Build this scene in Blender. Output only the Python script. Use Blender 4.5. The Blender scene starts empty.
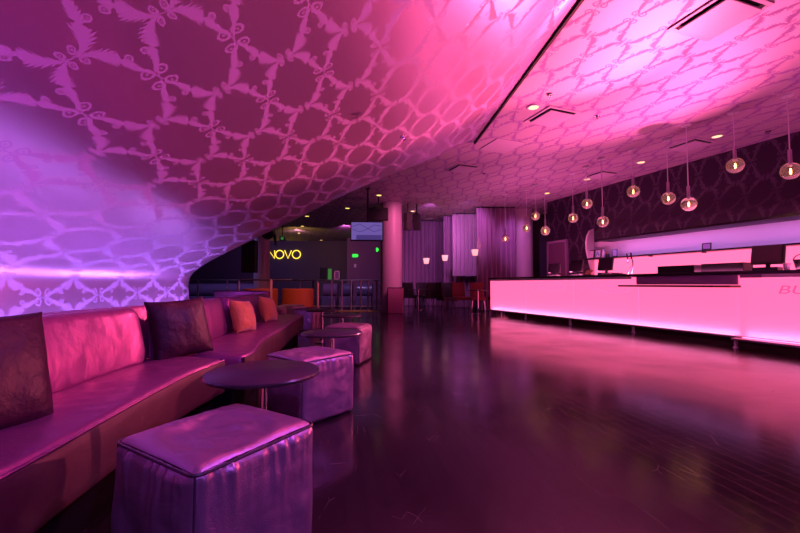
import bpy, bmesh, math, random
from mathutils import Vector, Matrix, noise
random.seed(7)
PI = math.pi
S = bpy.context.scene
COL = S.collection

# ------------------------------------------------------------------ helpers
class MB:
    """collects shapes into one mesh"""
    def __init__(s): s.v = []; s.f = []; s.uv = {}
    def add(s, vs, fs):
        o = len(s.v); s.v += [tuple(v) for v in vs]; s.f += [tuple(i + o for i in f) for f in fs]; return o
    def box(s, c, d, rz=0.0, M=None):
        x, y, z = (a / 2 for a in d)
        vs = [Vector((i * x, j * y, k * z)) for i in (-1, 1) for j in (-1, 1) for k in (-1, 1)]
        R = Matrix.Rotation(rz, 3, 'Z') if M is None else M
        vs = [R @ v + Vector(c) for v in vs]
        s.add(vs, [(0, 1, 3, 2), (4, 6, 7, 5), (0, 4, 5, 1), (2, 3, 7, 6), (0, 2, 6, 4), (1, 5, 7, 3)]); return s
    def bbox(s, c, d, b=.01, rz=0.0, M=None):
        """box with chamfered edges"""
        x, y, z = (a / 2 for a in d); b = min(b, x * .9, y * .9, z * .9)
        bm = bmesh.new(); bmesh.ops.create_cube(bm, size=1)
        for v in bm.verts: v.co = Vector((v.co.x * 2 * x, v.co.y * 2 * y, v.co.z * 2 * z))
        bmesh.ops.bevel(bm, geom=bm.edges[:], offset=b, segments=3, profile=.6, affect='EDGES')
        R = Matrix.Rotation(rz, 3, 'Z') if M is None else M
        bm.verts.index_update()
        s.add([R @ v.co + Vector(c) for v in bm.verts], [[v.index for v in f.verts] for f in bm.faces]); bm.free(); return s
    def tube(s, pts, r, n=10, cap=True, closed=False):
        pts = [Vector(p) for p in pts]; rings = []; m = len(pts)
        rr = r if isinstance(r, (list, tuple)) else [r] * m
        t0 = None; vs = []
        for i, p in enumerate(pts):
            if closed: t = pts[(i + 1) % m] - pts[i - 1]
            else: t = pts[min(i + 1, m - 1)] - pts[max(i - 1, 0)]
            t.normalize()
            if t0 is None:
                a = Vector((0, 0, 1)) if abs(t.z) < .9 else Vector((1, 0, 0))
                u = t.cross(a).normalized()
            else:
                u = (u - t * u.dot(t)).normalized()
            t0 = t; w = t.cross(u)
            vs += [p + (u * math.cos(2 * PI * k / n) + w * math.sin(2 * PI * k / n)) * rr[i] for k in range(n)]
        fs = []
        for i in range(m if closed else m - 1):
            j = (i + 1) % m
            fs += [(i * n + k, i * n + (k + 1) % n, j * n + (k + 1) % n, j * n + k) for k in range(n)]
        if cap and not closed: fs += [tuple(range(n))[::-1], tuple((m - 1) * n + k for k in range(n))]
        s.add(vs, fs); return s
    def lathe(s, prof, c=(0, 0, 0), n=32, a0=0, a1=2 * PI):
        full = abs(a1 - a0 - 2 * PI) < 1e-6; N = n if full else n + 1; vs = []; fs = []
        for (r, z) in prof:
            for k in range(N):
                a = a0 + (a1 - a0) * k / n
                vs.append((c[0] + r * math.cos(a), c[1] + r * math.sin(a), c[2] + z))
        for i in range(len(prof) - 1):
            for k in range(n if full else N - 1):
                k2 = (k + 1) % N
                fs.append((i * N + k, i * N + k2, (i + 1) * N + k2, (i + 1) * N + k))
        s.add(vs, fs); return s
    def grid(s, P, closed_u=False, closed_v=False):
        """P[i][j] points"""
        a, b = len(P), len(P[0]); vs = [p for row in P for p in row]; fs = []
        for i in range(a if closed_u else a - 1):
            for j in range(b if closed_v else b - 1):
                i2, j2 = (i + 1) % a, (j + 1) % b
                fs.append((i * b + j, i2 * b + j, i2 * b + j2, i * b + j2))
        s.add(vs, fs); return s
    def prism(s, poly, z0, z1):
        n = len(poly)
        s.add([(x, y, z0) for x, y in poly] + [(x, y, z1) for x, y in poly],
              [tuple(range(n))[::-1], tuple(range(n, 2 * n))] + [(i, (i + 1) % n, n + (i + 1) % n, n + i) for i in range(n)]); return s
    def build(s, name, mat, parent=None, smooth=False, merge=True, angle=40):
        me = bpy.data.meshes.new(name); me.from_pydata(s.v, [], s.f)
        bm = bmesh.new(); bm.from_mesh(me)
        if merge: bmesh.ops.remove_doubles(bm, verts=bm.verts[:], dist=1e-5)
        bmesh.ops.recalc_face_normals(bm, faces=bm.faces[:])
        if smooth:
            for f in bm.faces: f.smooth = True
            for e in bm.edges:
                if len(e.link_faces) == 2 and e.calc_face_angle(0) > math.radians(angle): e.smooth = False
        bm.to_mesh(me); bm.free()
        me.materials.append(mat)
        o = bpy.data.objects.new(name, me); COL.objects.link(o)
        if parent: o.parent = parent
        return o

def tag(o, label, cat, group=None):
    o['label'] = label; o['category'] = cat
    if group: o['group'] = group
    return o
def thing(name, label, cat, loc=(0, 0, 0), rz=0, group=None):
    o = bpy.data.objects.new(name, None); COL.objects.link(o); o.empty_display_size = .1
    o.location = loc; o.rotation_euler = (0, 0, rz)
    return tag(o, label, cat, group)
def struct(o): o['kind'] = 'structure'; return o
def copy_tree(o, parent=None):
    c = o.copy(); COL.objects.link(c)
    if parent: c.parent = parent
    for ch in o.children: copy_tree(ch, c)
    return c
def dup(o, label, loc, rz=None, group=None):
    c = copy_tree(o); c.location = loc
    if rz is not None: c.rotation_euler = (0, 0, rz)
    c['label'] = label
    if group: c['group'] = group
    return c

# ------------------------------------------------------------------ materials
class X:
    """a socket with arithmetic"""
    def __init__(s, nt, sock): s.nt = nt; s.k = sock
    def _m(s, op, *a):
        n = s.nt.nodes.new('ShaderNodeMath'); n.operation = op
        for i, v in enumerate((s,) + a):
            if isinstance(v, X): s.nt.links.new(v.k, n.inputs[i])
            else: n.inputs[i].default_value = v
        return X(s.nt, n.outputs[0])
    def __add__(s, o): return s._m('ADD', o)
    def __sub__(s, o): return s._m('SUBTRACT', o)
    def __mul__(s, o): return s._m('MULTIPLY', o)
    def __truediv__(s, o): return s._m('DIVIDE', o)
    def sin(s): return s._m('SINE')
    def cos(s): return s._m('COSINE')
    def abs(s): return s._m('ABSOLUTE')
    def sqrt(s): return s._m('SQRT')
    def mod(s, o): return s._m('FLOORED_MODULO', o)
    def round(s): return s._m('ROUND')
    def max(s, o): return s._m('MAXIMUM', o)
    def min(s, o): return s._m('MINIMUM', o)
    def atan2(s, o): return s._m('ARCTAN2', o)
    def lt(s, o): return s._m('LESS_THAN', o)
    def ss(s, a, b):
        n = s.nt.nodes.new('ShaderNodeMapRange'); n.interpolation_type = 'SMOOTHSTEP'
        s.nt.links.new(s.k, n.inputs[0]); n.inputs[1].default_value = a; n.inputs[2].default_value = b
        return X(s.nt, n.outputs[0])

def mat(name, col=(.8, .8, .8), rough=.5, metal=0., **kw):
    m = bpy.data.materials.new(name); m.use_nodes = True
    b = m.node_tree.nodes['Principled BSDF']
    b.inputs['Base Color'].default_value = (*col, 1); b.inputs['Roughness'].default_value = rough; b.inputs['Metallic'].default_value = metal
    for k, v in kw.items(): b.inputs[k.replace('_', ' ')].default_value = v
    return m
def emis(name, col, s, base=(.05, .05, .05)):
    m = mat(name, base, .4); b = m.node_tree.nodes['Principled BSDF']
    b.inputs['Emission Color'].default_value = (*col, 1); b.inputs['Emission Strength'].default_value = s
    return m
def noise_bump(m, scale, strength, dist=.01, detail=4, stretch=(1, 1, 1), vary=None, rvar=None):
    nt = m.node_tree; b = nt.nodes['Principled BSDF']
    tc = nt.nodes.new('ShaderNodeTexCoord'); mp = nt.nodes.new('ShaderNodeMapping'); mp.inputs['Scale'].default_value = stretch
    nt.links.new(tc.outputs['Object'], mp.inputs[0])
    n = nt.nodes.new('ShaderNodeTexNoise'); n.inputs['Scale'].default_value = scale; n.inputs['Detail'].default_value = detail
    nt.links.new(mp.outputs[0], n.inputs['Vector'])
    bp = nt.nodes.new('ShaderNodeBump'); bp.inputs['Strength'].default_value = strength; bp.inputs['Distance'].default_value = dist
    nt.links.new(n.outputs[0], bp.inputs['Height']); nt.links.new(bp.outputs[0], b.inputs['Normal'])
    if vary:
        mx = nt.nodes.new('ShaderNodeMix'); mx.data_type = 'RGBA'
        n2 = nt.nodes.new('ShaderNodeTexNoise'); n2.inputs['Scale'].default_value = scale * .15; nt.links.new(mp.outputs[0], n2.inputs['Vector'])
        nt.links.new(n2.outputs[0], mx.inputs[0]); mx.inputs[6].default_value = (*vary[0], 1); mx.inputs[7].default_value = (*vary[1], 1)
        nt.links.new(mx.outputs[2], b.inputs['Base Color'])
    if rvar:
        mr = nt.nodes.new('ShaderNodeMapRange'); nt.links.new(n.outputs[0], mr.inputs[0])
        mr.inputs[1].default_value = .3; mr.inputs[2].default_value = .7; mr.inputs[3].default_value = rvar[0]; mr.inputs[4].default_value = rvar[1]
        nt.links.new(mr.outputs[0], b.inputs['Roughness'])
    return m

def damask(name, ground, leaf, g_rough=.33, g_metal=.6, l_rough=.55, l_metal=.1, cell=(.373, .568), rot=0.0, spec=.5, shift=0.):
    """wallpaper of oval rings made of scrolling acanthus leaves: satin ground, duller leaves"""
    m = bpy.data.materials.new(name); m.use_nodes = True; nt = m.node_tree; b = nt.nodes['Principled BSDF']
    uv = nt.nodes.new('ShaderNodeUVMap'); uv.uv_map = 'metres'
    mp = nt.nodes.new('ShaderNodeMapping'); mp.inputs['Rotation'].default_value = (0, 0, rot); mp.inputs['Scale'].default_value = (.8, .8, 1); mp.inputs['Location'].default_value = (0, shift, 0); nt.links.new(uv.outputs[0], mp.inputs[0])
    nz = nt.nodes.new('ShaderNodeTexNoise'); nz.inputs['Scale'].default_value = 26; nz.inputs['Detail'].default_value = 2
    nt.links.new(mp.outputs[0], nz.inputs['Vector'])
    sp = nt.nodes.new('ShaderNodeSeparateXYZ'); nt.links.new(mp.outputs[0], sp.inputs[0])
    sn = nt.nodes.new('ShaderNodeSeparateColor'); nt.links.new(nz.outputs['Color'], sn.inputs[0])
    x = X(nt, sp.outputs[0]) + (X(nt, sn.outputs[0]) - .5) * .018; y = X(nt, sp.outputs[1]) + (X(nt, sn.outputs[1]) - .5) * .018
    A, Bb = cell
    px = x.mod(A) - A / 2; py = y.mod(Bb) - Bb / 2
    ex = px.abs() / (A / 2); ey = py.abs() / (Bb / 2)
    rho = (ex._m('POWER', 1.45) + ey._m('POWER', 1.45))._m('POWER', 1 / 1.45).max(.05)
    rad = (px * px + py * py).sqrt()
    d = rad - rad / rho                       # metres outside (+) or inside (-) the ring
    t = ex.atan2(ey) / (PI / 2)               # 0 at the long ends, 1 at the sides
    # where the leaves flare: a big one then a small one, each ending in a curl
    big = t.ss(.05, .43) * t.ss(.53, .47)
    small = t.ss(.50, .56) * t.ss(.97, .58)
    env = big * 1.25 + small * .62
    saw = ((t * 17 + d * -38).mod(1.0))
    saw2 = ((t * 13 + d * 30).mod(1.0))
    sway = (t * (2 * PI)).sin() * .012
    e = d - sway
    wo = env * .021 + env * saw * .026 + .004
    wi = env * .017 + env * saw2 * .020 + .003
    body = (e / wo).max((e * -1) / wi).ss(1.0, .88)
    def curl(t0, d0, R, wd):
        u = (t - t0) * .385; k = d - d0; rr = (u * u + k * k).sqrt()
        return (rr - R).abs().ss(wd, wd * .55).max(rr.ss(wd * 1.1, wd * .6))
    mask = body.max(curl(.88, -.024, .025, .0085)).max(curl(.09, -.020, .017, .007)).max(curl(.60, .028, .014, .006))
    vein = e.abs().ss(.0012, .004).max(env.ss(.5, .2))
    notch = (saw - .94).ss(.0, .03) * (e.abs()).ss(.008, .02) * -1 + 1
    mask = (mask * notch).min(1.0)
    mx = nt.nodes.new('ShaderNodeMix'); mx.data_type = 'RGBA'; nt.links.new(mask.k, mx.inputs[0])
    mx.inputs[6].default_value = (*ground, 1); mx.inputs[7].default_value = (*leaf, 1); nt.links.new(mx.outputs[2], b.inputs['Base Color'])
    nt.links.new((mask * (l_rough - g_rough) + g_rough).k, b.inputs['Roughness'])
    nt.links.new((mask * (l_metal - g_metal) + g_metal).k, b.inputs['Metallic'])
    b.inputs['Specular IOR Level'].default_value = spec
    n2 = nt.nodes.new('ShaderNodeTexNoise'); n2.inputs['Scale'].default_value = 160; nt.links.new(mp.outputs[0], n2.inputs['Vector'])
    h = mask * .4 + X(nt, n2.outputs[0]) * .12
    bp = nt.nodes.new('ShaderNodeBump'); bp.inputs['Strength'].default_value = .22; bp.inputs['Distance'].default_value = .003
    nt.links.new(h.k, bp.inputs['Height']); nt.links.new(bp.outputs[0], b.inputs['Normal'])
    return m

def wood_floor():
    m = bpy.data.materials.new('dark floor boards'); m.use_nodes = True; nt = m.node_tree; b = nt.nodes['Principled BSDF']
    tc = nt.nodes.new('ShaderNodeTexCoord'); mp = nt.nodes.new('ShaderNodeMapping'); mp.inputs['Rotation'].default_value = (0, 0, -math.radians(101))
    nt.links.new(tc.outputs['Object'], mp.inputs[0])
    br = nt.nodes.new('ShaderNodeTexBrick'); br.inputs['Scale'].default_value = 1; br.inputs['Brick Width'].default_value = 1.5; br.inputs['Row Height'].default_value = .085
    br.inputs['Mortar Size'].default_value = .0022; br.inputs['Mortar Smooth'].default_value = .3; br.offset = .37
    br.inputs['Color1'].default_value = (.012, .006, .010, 1); br.inputs['Color2'].default_value = (.022, .011, .016, 1); br.inputs['Mortar'].default_value = (.004, .003, .004, 1)
    nt.links.new(mp.outputs[0], br.inputs['Vector'])
    # grain and wear
    m2 = nt.nodes.new('ShaderNodeMapping'); m2.inputs['Rotation'].default_value = (0, 0, -math.radians(101)); m2.inputs['Scale'].default_value = (1.2, 16, 1)
    nt.links.new(tc.outputs['Object'], m2.inputs[0])
    g = nt.nodes.new('ShaderNodeTexNoise'); g.inputs['Scale'].default_value = 2.2; g.inputs['Detail'].default_value = 6; nt.links.new(m2.outputs[0], g.inputs['Vector'])
    w = nt.nodes.new('ShaderNodeTexNoise'); w.inputs['Scale'].default_value = 1.3; w.inputs['Detail'].default_value = 5; nt.links.new(tc.outputs['Object'], w.inputs['Vector'])
    # scratches: thin Voronoi-edge lines, sparse
    vo = nt.nodes.new('ShaderNodeTexVoronoi'); vo.feature = 'DISTANCE_TO_EDGE'; vo.inputs['Scale'].default_value = 3.3
    m3 = nt.nodes.new('ShaderNodeMapping'); m3.inputs['Scale'].default_value = (2.2, .8, 1); m3.inputs['Rotation'].default_value = (0, 0, .5)
    nt.links.new(tc.outputs['Object'], m3.inputs[0]); nt.links.new(m3.outputs[0], vo.inputs['Vector'])
    w2 = nt.nodes.new('ShaderNodeTexNoise'); w2.inputs['Scale'].default_value = 5; nt.links.new(tc.outputs['Object'], w2.inputs['Vector'])
    scr = X(nt, vo.outputs['Distance']).ss(.006, .001) * X(nt, w2.outputs[0]).ss(.56, .66)
    mx = nt.nodes.new('ShaderNodeMix'); mx.data_type = 'RGBA'; nt.links.new((scr * .4).k, mx.inputs[0])
    nt.links.new(br.outputs[0], mx.inputs[6]); mx.inputs[7].default_value = (.16, .10, .11, 1)
    nt.links.new(mx.outputs[2], b.inputs['Base Color'])
    rough = X(nt, g.outputs[0]) * .08 + X(nt, w.outputs[0]).ss(.35, .7) * .08 + .10 + scr * .3
    nt.links.new(rough.k, b.inputs['Roughness'])
    h = X(nt, br.outputs['Fac']) * -1 + X(nt, g.outputs[0]) * .25
    bp = nt.nodes.new('ShaderNodeBump'); bp.inputs['Strength'].default_value = .16; bp.inputs['Distance'].default_value = .004
    nt.links.new(h.k, bp.inputs['Height']); nt.links.new(bp.outputs[0], b.inputs['Normal'])
    b.inputs['IOR'].default_value = 1.55; b.inputs['Specular IOR Level'].default_value = .5
    return m

def leather(name, col, rough=.34, wr=.5):
    m = mat(name, col, rough, .55); nt = m.node_tree; b = nt.nodes['Principled BSDF']
    tc = nt.nodes.new('ShaderNodeTexCoord')
    n1 = nt.nodes.new('ShaderNodeTexNoise'); n1.inputs['Scale'].default_value = 6; n1.inputs['Detail'].default_value = 5; n1.inputs['Distortion'].default_value = .3
    n2 = nt.nodes.new('ShaderNodeTexVoronoi'); n2.inputs['Scale'].default_value = 260
    nt.links.new(tc.outputs['Object'], n1.inputs['Vector']); nt.links.new(tc.outputs['Object'], n2.inputs['Vector'])
    h = X(nt, n1.outputs[0]) + X(nt, n2.outputs[0]) * .05
    bp = nt.nodes.new('ShaderNodeBump'); bp.inputs['Strength'].default_value = wr; bp.inputs['Distance'].default_value = .02
    nt.links.new(h.k, bp.inputs['Height']); nt.links.new(bp.outputs[0], b.inputs['Normal'])
    nt.links.new((X(nt, n1.outputs[0]) * .3 + (rough - .12)).k, b.inputs['Roughness'])
    return m

M = {}
M['shell'] = damask('satin damask wallpaper', (.50, .31, .50), (.38, .25, .48), g_rough=.33, g_metal=.74, l_rough=.6, l_metal=.0)
M['ceil'] = damask('ceiling damask wallpaper', (.60, .45, .56), (.34, .16, .44), g_rough=.62, g_metal=.45, l_rough=.6, l_metal=.0, rot=-math.radians(15.5), shift=-.363)
M['darkpaper'] = damask('dark damask wallpaper', (.026, .010, .034), (.085, .05, .10), g_rough=.4, g_metal=.2, l_rough=.6)
M['floor'] = wood_floor()
M['sofa'] = noise_bump(mat('satin sofa upholstery', (.28, .07, .20), .34, .6), 14, .35, .012, 5, (1, 1, 1), rvar=(.30, .46))
M['sofa_shaded'] = noise_bump(mat('shaded sofa front cloth', (.05, .006, .014), .55), 14, .3, .01, 5)  # darker than the seat: shade on the front is put into the colour
M['plinth'] = mat('black plinth', (.004, .002, .004), .9, 0., Specular_IOR_Level=.05)
M['leather'] = leather('worn leather', (.36, .20, .32), .32, .5)
M['pipe'] = mat('dark leather piping', (.05, .03, .05), .45)
M['pillow_dark'] = noise_bump(mat('dark satin pillow', (.028, .003, .016), .5, Specular_IOR_Level=.25), 9, .8, .02, 5)
M['pillow_orange'] = noise_bump(mat('orange velvet pillow', (.50, .16, .025), .6, Sheen_Weight=.4), 24, .7, .015, 5)
M['table'] = mat('dark table top', (.04, .022, .045), .32)
M['edge'] = mat('table edge', (.03, .02, .03), .25)
M['chrome'] = mat('chrome', (.75, .72, .75), .14, 1.)
M['steel'] = noise_bump(mat('brushed steel', (.55, .5, .55), .3, 1.), 60, .1, .002, 3, (1, 1, .1))
M['black'] = mat('black plastic', (.008, .007, .009), .4)
M['blackgrille'] = noise_bump(mat('black speaker grille', (.010, .008, .011), .6), 220, .5, .003)
M['darkwall'] = noise_bump(mat('dark painted wall', (.05, .03, .06), .6), 40, .06, .003)
M['plumwall'] = noise_bump(mat('plum painted wall', (.16, .07, .16), .6), 40, .06, .003)
M['column'] = noise_bump(mat('painted column', (.5, .36, .46), .45), 50, .05, .002)
M['curtain'] = noise_bump(mat('purple curtain cloth', (.30, .16, .30), .42, Sheen_Weight=.2), 30, .2, .004)
M['sheer'] = noise_bump(mat('pale curtain cloth', (.55, .38, .55), .5, Sheen_Weight=.2), 30, .2, .004)
M['white'] = mat('white paint', (.7, .64, .7), .45)
M['vent'] = mat('ceiling fixture paint', (.60, .46, .60), .5)
M['void'] = mat('dark void', (.004, .003, .004), .8)
M['seam'] = mat('black reveal', (.006, .003, .006), .7)
BARP = (1.0, .112, .285)
M['barpanel'] = emis('backlit bar panel', BARP, 1.6, (.5, .3, .42))
M['backpanel'] = emis('backlit back bar panel', (1.0, .12, .28), 1.75, (.25, .14, .2))
M['letter'] = emis('bar panel lettering film', (1.0, .10, .34), .85, (.3, .05, .2))
M['letterfaint'] = emis('faint bar panel lettering film', (1.0, .115, .31), 1.45, (.45, .2, .35))
M['counter'] = mat('dark counter top', (.02, .012, .02), .25)
M['fascia'] = mat('purple fascia', (.30, .18, .36), .35)
M['trimpale'] = mat('pale edge strip', (.75, .6, .75), .3)
M['ledge'] = mat('metal ledge', (.4, .28, .34), .3, .8)
M['wood'] = noise_bump(mat('brown wood', (.10, .035, .02), .45), 12, .1, .003, 4, (1, 8, 1))
M['glass'] = mat('clear glass', (1, .93, .97), .02, 0., Transmission_Weight=.93, IOR=1.13)
M['cable'] = mat('pendant rod', (.80, .74, .84), .4, .1)
M['socket'] = mat('pendant socket', (.45, .34, .46), .35, .5)
M['canopy'] = mat('pendant canopy', (.8, .74, .82), .3, .3)
M['bulb'] = emis('warm bulb', (1.0, .45, .12), 60.0)
M['down'] = emis('warm downlight', (1.0, .62, .14), 2.6)
M['downpale'] = emis('pale downlight', (1.0, .6, .32), 1.8)
M['neon'] = emis('yellow neon', (1.0, .72, .06), 1.8)
M['exit'] = emis('green lit sign', (.01, 1.0, .06), 1.0)
M['greenlit'] = emis('green lit panel', (.05, .28, .03), .5)
M['screen'] = emis('lavender screen', (.24, .15, .60), .6)
M['screenline'] = emis('screen lines', (.11, .07, .36), .5)
M['shade'] = emis('pink lamp shade', (1.0, .40, .36), 1.1, (.6, .5, .5))
M['orange'] = mat('orange leatherette', (.55, .12, .035), .45)
M['pinkacrylic'] = mat('pink acrylic', (.75, .35, .38), .3)
M['chair'] = mat('dark chair cloth', (.02, .01, .015), .6)
M['redlit_chair'] = mat('red-lit chair cloth', (.22, .02, .03), .6)  # chair cloth with the red light on it put into the colour
M['vinyl'] = noise_bump(mat('shiny purple vinyl', (.16, .11, .22), .25), 8, .4, .02)
M['redmetal'] = noise_bump(mat('red metallic panel', (.75, .25, .34), .36, .5), 6, .25, .02)
M['blueglow'] = emis('blue letter', (.02, .12, .6), .6)  # printed letter, given a glow of its own
M['card'] = mat('white card', (.7, .62, .72), .5)
M['cup'] = mat('white cup', (.7, .62, .72), .35)
M['added_strip'] = emis('added lavender strip', (1.0, .38, .95), 2.2)
M['ledpink'] = emis('pink light strip', (1.0, .12, .35), 4)

def uvmesh(name, rows, uvs, m, smooth=True):
    """grid surface with a UV layer in metres"""
    a, b = len(rows), len(rows[0])
    me = bpy.data.meshes.new(name)
    fs = [(i * b + j, (i + 1) * b + j, (i + 1) * b + j + 1, i * b + j + 1) for i in range(a - 1) for j in range(b - 1)]
    me.from_pydata([tuple(p) for r in rows for p in r], [], fs)
    ul = me.uv_layers.new(name='metres'); flat = [q for r in uvs for q in r]
    for l in me.loops: ul.data[l.index].uv = flat[l.vertex_index]
    if smooth:
        for p in me.polygons: p.use_smooth = True
    me.materials.append(m)
    o = bpy.data.objects.new(name, me); COL.objects.link(o); return o

# ------------------------------------------------------------------ the setting
H = 3.6
struct(MB().box((-1, 10, -.05), (26, 30, .1)).build('floor', M['floor']))
# flat ceiling
rows = [[(x, y, H) for y in (-4, 4, 12, 24.5)] for x in (-14, -5, 2, 12)]
struct(uvmesh('ceiling', rows, [[(p[0], p[1]) for p in r] for r in rows], M['ceil'], False))

# the wall behind the sofas that sweeps up into a sloping ceiling
prof = [(-3.215, 0), (-3.245, .45), (-3.27, .75), (-3.28, .91), (-3.268, 1.0), (-3.22, 1.09), (-3.12, 1.185), (-2.98, 1.28), (-2.75, 1.41), (-2.4, 1.595), (-2.0, 1.80), (-1.6, 2.0),
        (-1.25, 2.185), (-.84, 2.405), (-.4, 2.615), (0, 2.80), (.4, 2.99), (.8, 3.18), (1.06, 3.305), (1.25, 3.41), (1.38, 3.49), (1.48, 3.542), (1.57, 3.57), (1.68, 3.578)]
def catmull(P, n):
    out = []
    for i in range(len(P) - 1):
        p = [Vector(P[max(0, min(len(P) - 1, i + k))]) for k in (-1, 0, 1, 2)]
        for k in range(n):
            t = k / n
            out.append(.5 * ((2 * p[1]) + (p[2] - p[0]) * t + (2 * p[0] - 5 * p[1] + 4 * p[2] - p[3]) * t * t + (3 * p[1] - p[0] - 3 * p[2] + p[3]) * t ** 3))
    out.append(Vector(P[-1])); return out
pr = catmull([(a, b, 0) for a, b in prof], 3)
arc = [0]   # distance up the profile, shared by the paper's pattern
for i in range(1, len(pr)): arc.append(arc[-1] + (pr[i] - pr[i - 1]).length)
AR0 = min(zip([abs(q.x + 1.25) for q in pr], arc))[1] - .233
rows, uvs = [], []
NY = 40
for i, p in enumerate(pr):
    s, z = p.x, p.y
    ye = 6.30 + (s + 3.28) * .085 if s < 0 else 6.58 + s * .28
    r_, u_ = [], []
    for j in range(NY + 1):
        y = -2.5 + (ye + 2.5) * j / NY
        r_.append((s - .079 * (y - 3.5), y, z)); u_.append((arc[i] - AR0, y - 3.85))
    rows.append(r_); uvs.append(u_)
wl = struct(uvmesh('wall_left', rows, uvs, M['shell']))
sd = wl.modifiers.new('thick', 'SOLIDIFY'); sd.thickness = .03; sd.offset = 1
# black reveal where the slope meets the flat ceiling
a0, a1 = Vector((1.685 + .079 * 6, -2.5)), Vector((1.685 - .079 * 3.55, 7.06))
seam = MB(); dd = (a1 - a0); seam.box(((a0.x + a1.x) / 2 + .008, (a0.y + a1.y) / 2, 3.578), (.03, dd.length, .044), math.atan2(dd.y, dd.x) - PI / 2)
struct(seam.build('trim_1', M['seam']))
# back walls
struct(MB().box((-8.6, 23.7, 1.8), (11.0, .3, 3.6)).build('wall_back', M['darkwall']))
struct(MB().box((.5, 22.2, 1.8), (7.15, .3, 3.6)).build('wall_back_right', M['plumwall']))
struct(MB().box((-13.9, 10, 1.8), (.3, 28, 3.6)).build('wall_far_left', M['darkwall']))
struct(MB().box((6.5, 14.6, 1.8), (3.0, .3, 3.6)).build('wall_back_corner', M['darkwall']))

# ------------------------------------------------------------------ bar frame of reference
BO = Vector((2.79, 11.69, 0)); BU = Vector((.352, -.936, 0)); BW = Vector((.936, .352, 0)); BRZ = math.atan2(-.936, .352)
def B(u, w, z=0): return BO + BU * u + BW * w + Vector((0, 0, z))
# wall behind the bar: flat to the left of the niche, then a soffit that swells forward over it
sof = catmull([(2.14, 3.6, 0), (2.13, 3.3, 0), (2.10, 3.05, 0), (2.03, 2.82, 0), (1.88, 2.58, 0), (1.70, 2.38, 0), (1.59, 2.25, 0), (1.56, 2.14, 0), (1.56, 2.075, 0)], 5)
sof += [Vector((1.60, 2.045, 0)), Vector((2.15, 2.045, 0))]
rows, uvs = [], []
for k, (u, bl) in enumerate([(2.45, 1), (4, 1), (6, 1), (8, 1), (10, 1), (12.5, 1)]):
    r_, u_ = [], []; al = 0; pv = None
    for p in sof:
        if pv is not None: al += (p - pv).length
        pv = p; r_.append(B(u, p.x, p.y)); u_.append((u, al))
    rows.append(r_); uvs.append(u_)
struct(uvmesh('wall_right', rows, uvs, M['darkpaper']))
for nm, ua, ub, za in (('wall_right_end', .08, 1.9, 0), ('wall_right_over', 1.9, 2.46, 2.12)):
    rows = [[B(u, 2.15, z) for z in (za, 3.6)] for u in (ua, ub)]
    struct(uvmesh(nm, rows, [[(u, za), (u, 3.6)] for u in (ua, ub)], M['darkpaper'], False))
cp = [(2.45, w.x, w.y) for w in sof[:-2]] + [(2.45, 2.15, 2.06)]
cm = MB(); cm.add([B(*q) for q in cp] + [B(2.47, q[1], q[2]) for q in cp], [tuple(range(len(cp))), tuple(range(len(cp), 2 * len(cp)))[::-1]]); struct(cm.build('trim_3', M['fascia']))
rows = [[B(u, 2.2, z) for z in (0, 2.1)] for u in (1.6, 12.5)]
struct(uvmesh('wall_right_niche', rows, [[(0, 0), (0, 2)], [(11, 0), (11, 2)]], M['white'], False))

# service door left of the niche
dr = MB().box((.53, 0, 1.1), (.70, .05, 2.2)).build('door_1', M['plumwall']); dr.location = B(0, 2.115); dr.rotation_euler.z = BRZ; struct(dr)
fr = MB().box((.92, 0, 1.12), (.06, .09, 2.24)).box((.14, 0, 1.12), (.06, .09, 2.24)).box((.53, 0, 2.25), (.84, .09, .07)).build('door_frame', M['fascia'], dr)

# ------------------------------------------------------------------ bar
bar = thing('bar_counter', 'long straight bar with glowing pink backlit front panels and dark top', 'bar', BO, BRZ)
UE = 12.0
seams = [0, 1.63, 3.26, 4.83, 6.46, 8.1, 9.75, UE]
for i in range(len(seams) - 1):
    a, b = seams[i] + .004, seams[i + 1] - .004
    off = -.07 if i >= 4 else 0
    MB().box(((a + b) / 2, .02 + off, (.155 + 1.045) / 2), (b - a, .04, 1.045 - .155)).build('front_panel', M['barpanel'], bar)
MB().box((-.012, .3, .6), (.02, .60, .89)).build('end_panel', M['barpanel'], bar)
MB().bbox((UE / 2 - .03, .30, 1.085), (UE + .1, .68, .05), .008).build('counter_top', M['counter'], bar)
# bottom ledge, step, legs
MB().bbox((3.19, -.05, .14), (6.56, .14, .03), .006).build('bottom_ledge', M['ledge'], bar)
MB().bbox(((6.46 + UE) / 2, -.17, .125), (UE - 6.46, .26, .03), .006).build('bottom_ledge', M['ledge'], bar)
MB().box((UE / 2, .42, .08), (UE - .3, .04, .155)).build('kick_board', M['plinth'], bar)
for k, u in enumerate([.07, 1.70, 3.22, 4.76, 6.50, 8.1, 9.7]):
    MB().lathe([(0, 0), (.035, 0), (.035, .012), (.024, .02), (.024, .11), (.03, .126)], (u, -.075 if k < 4 else -.26, 0), 16).build('leg', M['canopy'], bar, True)
# strips added in front, standing in for the lights inside the panel foot
MB().box((3.2, -.012, .158), (6.3, .012, .006)).build('added_light_strip', M['added_strip'], bar)
MB().box((9.1, -.10, .146), (5.2, .02, .006)).build('added_light_strip', M['added_strip'], bar)
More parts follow.
